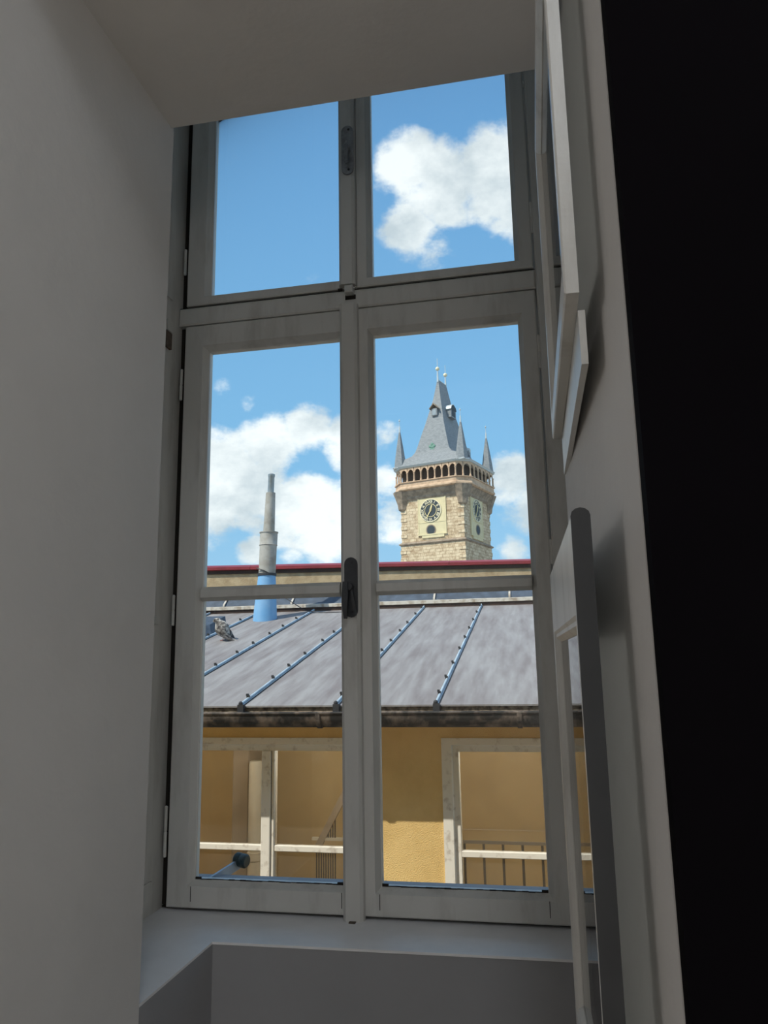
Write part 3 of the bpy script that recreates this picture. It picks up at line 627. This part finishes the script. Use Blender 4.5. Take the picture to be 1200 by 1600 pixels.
# ------------------------------------------------------------------ green tipped arm outside the window
ya = 0.40
e0, e1 = atY(318, 1385, ya-.12), atY(374, 1349, ya)
AR = empty('shutter_arm', e0); tag(AR, 'grey metal arm with dark green rubber tip outside the window', 'bracket')
bpy.context.view_layer.update()
d = (e1-e0); ln = d.length; q = d.to_track_quat('X', 'Z').to_matrix().to_4x4()
MB().box(-.10, ln, -.004, .004, -.013, .013).xf(q).build('arm', galv, AR)
tip = e1-e0
tm = MB().lathe([(.017, -.020), (.0195, -.017), (.0195, -.004), (.0175, -.001), (.0195, .002), (.0195, .016), (.016, .020)], 14).xf(Matrix.Translation(tip+RT*.006+UP*.009) @ Matrix.Rotation(math.radians(96), 4, 'Y') @ Matrix.Rotation(math.radians(14), 4, 'X')).build('rubber_tip', greencap, AR, True); tm['label'] = 'dark green rubber tip'
MB().box(-.14, -.08, -.02, .02, -.03, .03).xf(q).build('arm_base', iron, AR)

# ------------------------------------------------------------------ clock tower
def hdir(px, py=870): d = ray(px, py); return Vector((d.x, d.y))
YT = 98.0
dN = hdir(728); Np = Vector((CAM.x, CAM.y))+dN*((YT-CAM.y)/dN.y)
def crossd(a, b): return a.x*b.y-a.y*b.x
def solve(al):
    u = Vector((-math.cos(al), math.sin(al))); v = Vector((math.sin(al), math.cos(al)))
    c0 = Np-Vector((CAM.x, CAM.y)); s = -crossd(c0, hdir(627))/crossd(u, hdir(627))
    return s, crossd(c0+v*s, hdir(769))
lo_, hi_ = math.radians(3), math.radians(60); fl = solve(lo_)[1]
for _ in range(60):
    mid = (lo_+hi_)/2
    if (solve(mid)[1] > 0) == (fl > 0): lo_ = mid
    else: hi_ = mid
AL = lo_; S = solve(AL)[0]; HS = S/2
uu = Vector((-math.cos(AL), math.sin(AL))); vv = Vector((math.sin(AL), math.cos(AL)))
TC = Np+uu*HS+vv*HS
ZG = -16.0
T = empty('clock_tower', (TC.x, TC.y, ZG), -AL); tag(T, 'tall stone clock tower with arcaded gallery and steep slate roof', 'tower')
ex = Vector((math.cos(AL), -math.sin(AL), 0)); ey = Vector((math.sin(AL), math.cos(AL), 0)); TC3 = Vector((TC.x, TC.y, 0))
hN = Np-Vector((CAM.x, CAM.y))
def tz_(py, at=None):
    """local height of a picture row, measured above the local point `at` (default: nearest shaft edge)"""
    p = Vector((*Np, 0)) if at is None else TC3+ex*at[0]+ey*at[1]
    hd = Vector((p.x-CAM.x, p.y-CAM.y)).length
    lo, hi = -20., 80.
    for _ in range(40):
        z = (lo+hi)/2; w = Vector((p.x, p.y, z))-CAM
        if 800-F*w.dot(UP)/w.dot(FW) > py: lo = z
        else: hi = z
    return z-ZG
def front(px, py):                            # on the front face -> local x, z
    p = at_plane(px, py, TC3-ey*HS, ey); q = p-TC3; return q.dot(ex), p.z-ZG
def right(px, py):                            # on the right face -> local y, z
    p = at_plane(px, py, TC3+ex*HS, ex); q = p-TC3; return q.dot(ey), p.z-ZG
zs_ = tz_(841); zcb = tz_(783); zl0 = tz_(757); zl1 = tz_(753.5); zp1 = tz_(744); zar = tz_(722.5); zro = tz_(718.5)
HG = HS+0.95; CH = 1.55
MB().box(-HS, HS, -HS, HS, 0, zs_).build('lower_shaft', stone, T)
h2 = HS-.10
MB().box(-h2, h2, -h2, h2, zs_, zl0).build('upper_shaft', stone, T)
MB().loft([[(sx_*h, sy_*h, z) for sx_, sy_ in ((-1,-1),(1,-1),(1,1),(-1,1))] for h, z in ((HS, zs_-.28), (HS+.22, zs_-.12), (HS+.22, zs_), (HS-.1, zs_+.22))]).build('string_course', stonedark, T)
# alternating quoins at the three visible edges
qn = MB().box(-.45, .45, -.45, .45, 0, .52).mesh('quoin', stone)
for cx, cyy in ((-1,-1), (1,-1), (1,1)):
    kq = 0; z = zs_-7.0
    while z < zcb:
        if not (zs_-.8 < z < zs_+.2):
            o = inst('quoin', qn, T, (cx*(HS-.39-(0 if z < zs_ else .1)), cyy*(HS-.39-(0 if z < zs_ else .1)), z)); o.scale = (1.0 if kq % 2 else 1.0, 1.0, 1.0)
        z += 1.12; kq += 1
def octo(h, c, z): return [(-h+c,-h,z),(h-c,-h,z),(h,-h+c,z),(h,h-c,z),(h-c,h,z),(-h+c,h,z),(-h,h-c,z),(-h,-h+c,z)]
MB().loft([octo(HS-.05, .05, tz_(772)), octo(HS+.15, .15, tz_(769)), octo(HS+.2, .2, tz_(766)), octo(HG-.35, .9, tz_(760)), octo(HG-.25, CH, zl0)]).build('corbel', stonedark, T)
cornr = MB().loft([[(math.cos(2*PI*i/8+PI/8)*r, math.sin(2*PI*i/8+PI/8)*r, z) for i in range(8)] for r, z in ((.42, 0), (.62, .2), (.72, .9), (1.0, 1.7), (1.35, 2.6))]).mesh('corner_corbel', stonedark)
for cx, cyy in ((-1,-1), (1,-1), (1,1), (-1,1)): inst('corner_corbel', cornr, T, (cx*(HS-.28), cyy*(HS-.28), zl0-2.6))
MB().loft([octo(HG-.05, CH, zl0), octo(HG+.14, CH+.1, zl0+.12), octo(HG+.14, CH+.1, zl1), octo(HG, CH, zl1+.25)]).build('gallery_ledge', stonepink, T)
MB().loft([octo(HG, CH, zl1+.2), octo(HG, CH, zp1-.12), octo(HG+.14, CH+.05, zp1-.10), octo(HG+.14, CH+.05, zp1+.02), octo(HG-.1, CH, zp1+.05)]).build('gallery_parapet', stonepink, T)
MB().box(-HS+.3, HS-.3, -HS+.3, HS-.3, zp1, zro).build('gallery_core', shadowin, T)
# parapet panels (shallow tracery strips) are left to the stone; arcade bays are built one by one
zs0, zs1 = zp1+.03, zro-.25
def bay(w):
    hh = zs1-zs0; n = 8; pw = w/2-.10; zsp = hh*.60
    arch = [(-pw, 0), (-pw, zsp)]
    rr = pw*2*.95
    for j in range(1, n):
        t = j/n; x = -pw+pw*t; arch.append((x, zsp+math.sqrt(max(0, 1-(1-t)**2))*(hh*.27)*(.86+.14*t)))
    arch.append((0, zsp+hh*.29)); arch += [(-x, z) for x, z in arch[::-1][1:]]
    m = MB(); th = .12
    # spandrel panel: strip between arch line and the rectangle above it
    outer = []
    for x, z in arch:
        outer.append((x, z))
    top_ = [(-w/2, 0)] + [(-w/2, zsp)] + [(x*(w/2)/pw, hh) for x, z in arch[2:-2]] + [(w/2, zsp), (w/2, 0)]
    N_ = len(arch)
    for y in (-th/2, th/2): m.v += [(x, y, z) for x, z in arch] + [(x, y, z) for x, z in top_]
    for i in range(N_-1):
        a = i; b = i+1; m.f += [(a, b, N_+b, N_+a), (2*N_+a, 3*N_+a, 3*N_+b, 2*N_+b), (a, 2*N_+a, 2*N_+b, b), (N_+a, N_+b, 3*N_+b, 3*N_+a)]
    return m
def side_bays(p0, p1, n):
    p0 = Vector(p0); p1 = Vector(p1); d = p1-p0; w = d.length/n; me = bay(w).mesh('arcade_bay', stonepink); col = MB().lathe([(.16, 0), (.16, .18), (.10, .26), (.10, (zs1-zs0)*.56), (.16, (zs1-zs0)*.62), (.16, (zs1-zs0)*.66)], 8).mesh('column', stonepink)
    nrm = Vector((d.y, -d.x)).normalized(); rz = math.atan2(d.y, d.x)
    for i in range(n):
        c = p0+d*((i+.5)/n)-nrm*.15; inst('arcade_bay', me, T, (c.x, c.y, zs0), rz)
        c2 = p0+d*(i/n)-nrm*.10; inst('column', col, T, (c2.x, c2.y, zs0), 0)
o8 = [Vector(p[:2]) for p in octo(HG, CH, 0)]
for i, n in ((0, 8), (1, 2), (2, 6), (3, 2), (7, 2), (6, 6), (4, 8), (5, 2)): side_bays(o8[i], o8[(i+1) % 8], n)
MB().loft([octo(HG-.05, CH, zs1), octo(HG+.06, CH, zs1+.05), octo(HG+.16, CH+.05, zro-.05), octo(HG+.22, CH+.05, zro), octo(HG-.2, CH, zro+.06)]).build('eaves_cornice', leadpale, T)
# main roof: flat eave, bell-cast skirt, steep hips, short ridge along the depth
rows = []
def rrow(hx, hy, z): rows.append([(-hx,-hy,z),(hx,-hy,z),(hx,hy,z),(-hx,hy,z)])
rrow(HG-.25, HG-.25, zro+.04)
zrid = tz_(594, (0, -1.35))
def tzr(py): return tz_(py, (0, -3))
for py, hx, hy in ((717, 4.25, 4.7), (712, 3.05, 4.30), (706, 2.62, 4.05), (698, 2.36, 3.85), (680, 1.92, 3.45), (660, 1.42, 2.95), (640, 1.0, 2.42), (620, .58, 1.90)): rrow(hx, hy, tzr(py))
rrow(.10, 1.35, zrid)
MB().loft(rows).build('main_roof', slate, T)
MB().tube([(0, -1.4, zrid+.03), (0, 1.4, zrid+.03)], .12, 6).build('ridge_cap', leadpale, T)
def finial(x, y, z0, h, rb, name='finial'):
    m = MB().lathe([(.16, z0-.3), (.09, z0+.5*h), (.05, z0+.55*h), (.04, z0+h)], 8, (x, y)); o = m.build(name, leadpale, T)
    MB().ball((x, y, z0+.52*h), rb, 12, 8).build('gilded_ball', goldpale, o, True); return o
finial(0, -1.35, zrid, 3.3, .30); finial(0, 1.35, zrid, 3.2, .30)
# corner turrets
ca = HG-1.05
for cx, cyy in ((-1,-1), (1,-1), (1,1), (-1,1)):
    x, y = cx*ca, cyy*ca; zb_ = zro+.03
    n = 6; sp = []
    for r, z in ((.98, zb_), (.98, zb_+.08), (.86, zb_+.16), (.74, zb_+1.3), (.45, zb_+3.3), (.10, zb_+5.5)):
        sp.append([(x+r*math.cos(2*PI*i/n+.26), y+r*math.sin(2*PI*i/n+.26), z) for i in range(n)])
    o = MB().loft(sp).build('turret_spire', slate, T)
    MB().lathe([(1.04, zb_-.06), (1.06, zb_+.05), (.97, zb_+.10)], 6, (x, y)).build('turret_eave', leadpale, o)
    MB().lathe([(.13, zb_+5.3), (.10, zb_+6.1), (.04, zb_+6.2), (.035, zb_+7.3)], 8, (x, y)).ball((x, y, zb_+7.05), .13, 8, 5).build('turret_finial', leadpale, o)
# dormers and copper rosette on the roof
def half_at(z):
    for a, b in zip(rows[:-1], rows[1:]):
        if a[0][2] <= z <= b[0][2]:
            t = (z-a[0][2])/(b[0][2]-a[0][2]); return (a[1][0]+(b[1][0]-a[1][0])*t, a[2][1]+(b[2][1]-a[2][1])*t)
    return rows[-1][1][0], rows[-1][2][1]
z1 = tzr(649); hx, hy = half_at(z1)
dm = MB().box(-.42, .42, -hy-.28, -hy+1.2, z1, z1+1.05); do = dm.build('dormer', slate, T)
MB().prism([(-.66, z1+.95), (0, z1+1.62), (.66, z1+.95), (.66, z1+1.08), (0, z1+1.80), (-.66, z1+1.08)], -hy-.55, -hy+1.6, 'y').build('dormer_roof', stonedark, do)
MB().box(-.28, .28, -hy-.31, -hy-.27, z1+.08, z1+.9).build('dormer_shutter', fluezinc, do)
z2 = tz_(653, (2, 0)); hx, hy = half_at(z2)
do = MB().box(hx-.9, hx+.55, -.95, .75, z2, z2+1.2).build('dormer', slate, T)
arc = [(-.1+.95*math.cos(a), z2+1.15+.75*math.sin(a)) for a in [PI*j/10 for j in range(11)]]
m = MB(); m.prism([(p[0], p[1]) for p in arc], hx-.9, hx+.62, 'x'); dr = m.build('dormer_roof', clockdark, do)
arc2 = [(-.1+1.03*math.cos(a), z2+1.15+.83*math.sin(a)) for a in [PI*.45+PI*.55*j/8 for j in range(9)]]+[(-.1+.95*math.cos(a), z2+1.15+.75*math.sin(a)) for a in [PI-PI*.55*j/8 for j in range(9)]]
MB().prism(arc2, hx-.7, hx+.66, 'x').build('dormer_cap', leadpale, do)
MB().box(hx+.54, hx+.57, -.65, .45, z2+.2, z2+1.1).build('dormer_shutter', clockdark, do)
z3 = tz_(712, (3, 2.5)); hx, hy = half_at(z3)
do = MB().box(hx-.4, hx+.35, 2.2, 2.9, z3, z3+.8).build('dormer', slate, T); MB().ball((hx+.1, 2.55, z3+.8), .42, 10, 6).build('dormer_cap', leadpale, do)
z4 = tzr(701); hx, hy = half_at(z4)
ro = MB()
for j in range(5):
    a = PI/2+2*PI*j/5; ro.ball((.30*math.cos(a), -hy-.03, z4+.42*math.sin(a)), .24, 8, 5, (1, .35, 1))
ro.ball((0, -hy-.03, z4), .26, 8, 5, (1, .4, 1)); ro.build('copper_rosette', copper, T)
# clock panels, dials and round windows on both faces
def strip_numeral(txt, size):
    cu = bpy.data.curves.new('numeral', 'FONT'); cu.body = txt; cu.size = size; cu.align_x = 'CENTER'; cu.align_y = 'CENTER'; cu.extrude = .02; cu.offset = .012
    o = bpy.data.objects.new('tmp', cu); COL.objects.link(o); dg = bpy.context.evaluated_depsgraph_get(); me = bpy.data.meshes.new_from_object(o.evaluated_get(dg))
    r = ([v.co.copy() for v in me.vertices], [tuple(p.vertices) for p in me.polygons]); bpy.data.objects.remove(o); bpy.data.meshes.remove(me); return r
NUM = ['XII', 'I', 'II', 'III', 'IIII', 'V', 'VI', 'VII', 'VIII', 'IX', 'X', 'XI']
glyph = [strip_numeral(t, .52) for t in NUM]
def clock(face):
    """built facing -y around the local origin, then turned onto its face"""
    if face == 'front':
        cx_, cz_ = front(673, 797.5); x0_, _ = front(653, 800); x1_, _ = front(697, 800); _, zt_ = front(673, 770); _, zb_ = front(673, 843); wx, wz = front(673.5, 828); r = 1.50
        M = Matrix.Translation((0, -h2, 0))
    else:
        cx_, cz_ = right(744.5, 798); x0_, _ = right(735.5, 800); x1_, _ = right(754, 800); _, zt_ = right(744, 773); _, zb_ = right(745, 846); wx, wz = right(747, 828); r = 1.50
        M = Matrix.Translation((h2, 0, 0)) @ Matrix.Rotation(PI/2, 4, 'Z')
    pm = MB().box(x0_, x1_, -.10, .05, zb_+.7, zt_).box(x0_+.55, x1_-.35, -.16, .05, zb_+.25, zb_+.72).box(x0_-.06, x1_+.06, -.20, .05, zb_+.62, zb_+.78)
    pm.box(x0_, x1_, -.135, -.09, wz+1.02, wz+1.10).box(x0_, x0_+.14, -.135, -.09, zb_+.7, zt_).box(x1_-.14, x1_, -.135, -.09, zb_+.7, zt_)
    p = pm.xf(M).build('clock_panel', cream, T); p['label'] = 'cream panel around the clock dial'
    Rx = Matrix.Translation((cx_, 0, cz_)) @ Matrix.Rotation(PI/2, 4, 'X')
    d_ = MB().lathe([(r, .08), (r, .16)], 40).xf(M @ Rx).build('clock_dial', clockdark, T); d_['label'] = 'dark dial with gilded Roman numerals'
    rg = MB(); n = 40
    rg.loft([[(q*math.cos(2*PI*i/n), q*math.sin(2*PI*i/n), z) for i in range(n)] for q, z in ((r-.02, .10), (r+.09, .10), (r+.09, .22), (r-.02, .22), (r-.02, .10))], cap=False)
    rg.xf(M @ Rx).build('dial_rim', goldpale, d_)
    rg = MB(); rg.loft([[(q*math.cos(2*PI*i/n), q*math.sin(2*PI*i/n), z) for i in range(n)] for q, z in ((r*.56, .15), (r*.61, .15), (r*.61, .18), (r*.56, .18), (r*.56, .15))], cap=False)
    rg.xf(M @ Rx).build('chapter_ring', gold, d_)
    for i, (gv, gf) in enumerate(glyph):
        a = -2*PI*i/12; nm = MB(); Mr = Matrix.Rotation(a, 4, 'Z') @ Matrix.Translation((0, r*.80, .175))
        nm.add([Mr @ v for v in gv], gf); nm.xf(M @ Rx).build('numeral', goldpale, d_)
    for nme, ang, ln_, w in (('minute_hand', -210, r*.86, .085), ('hour_hand', -17.5, r*.55, .14)):
        hm_ = MB().prism([(-w*.6, -ln_*.25), (w*.6, -ln_*.25), (w, 0), (w*.7, ln_*.8), (0, ln_), (-w*.7, ln_*.8), (-w, 0)], .20, .24); hm_.xf(M @ Rx @ Matrix.Rotation(math.radians(ang), 4, 'Z')).build(nme, gold, d_)
    Rw = Matrix.Translation((wx, 0, wz)) @ Matrix.Rotation(PI/2, 4, 'X')
    w_ = MB(); w_.loft([[(q*math.cos(2*PI*i/24), q*math.sin(2*PI*i/24), z) for i in range(24)] for q, z in ((.60, .08), (.74, .08), (.74, .15), (.60, .12), (.60, .08))], cap=False)
    wo = w_.xf(M @ Rw).build('round_window', stonedark, T)
    MB().lathe([(.60, .06), (.60, .115)], 24).xf(M @ Rw).build('pane', clockdark, wo)
clock('front'); clock('right')

# ------------------------------------------------------------------ ground
struct(MB().box(-200, 200, 0.34, 250, -16.2, -16.0).build('ground', paving), 'grey paved town ground far below', 'ground')
struct(MB().box(-7, 7, 0.34, YW, -8.1, -8.0).build('floor_courtyard', paving), 'pale paved courtyard floor between the yellow walls', 'floor')
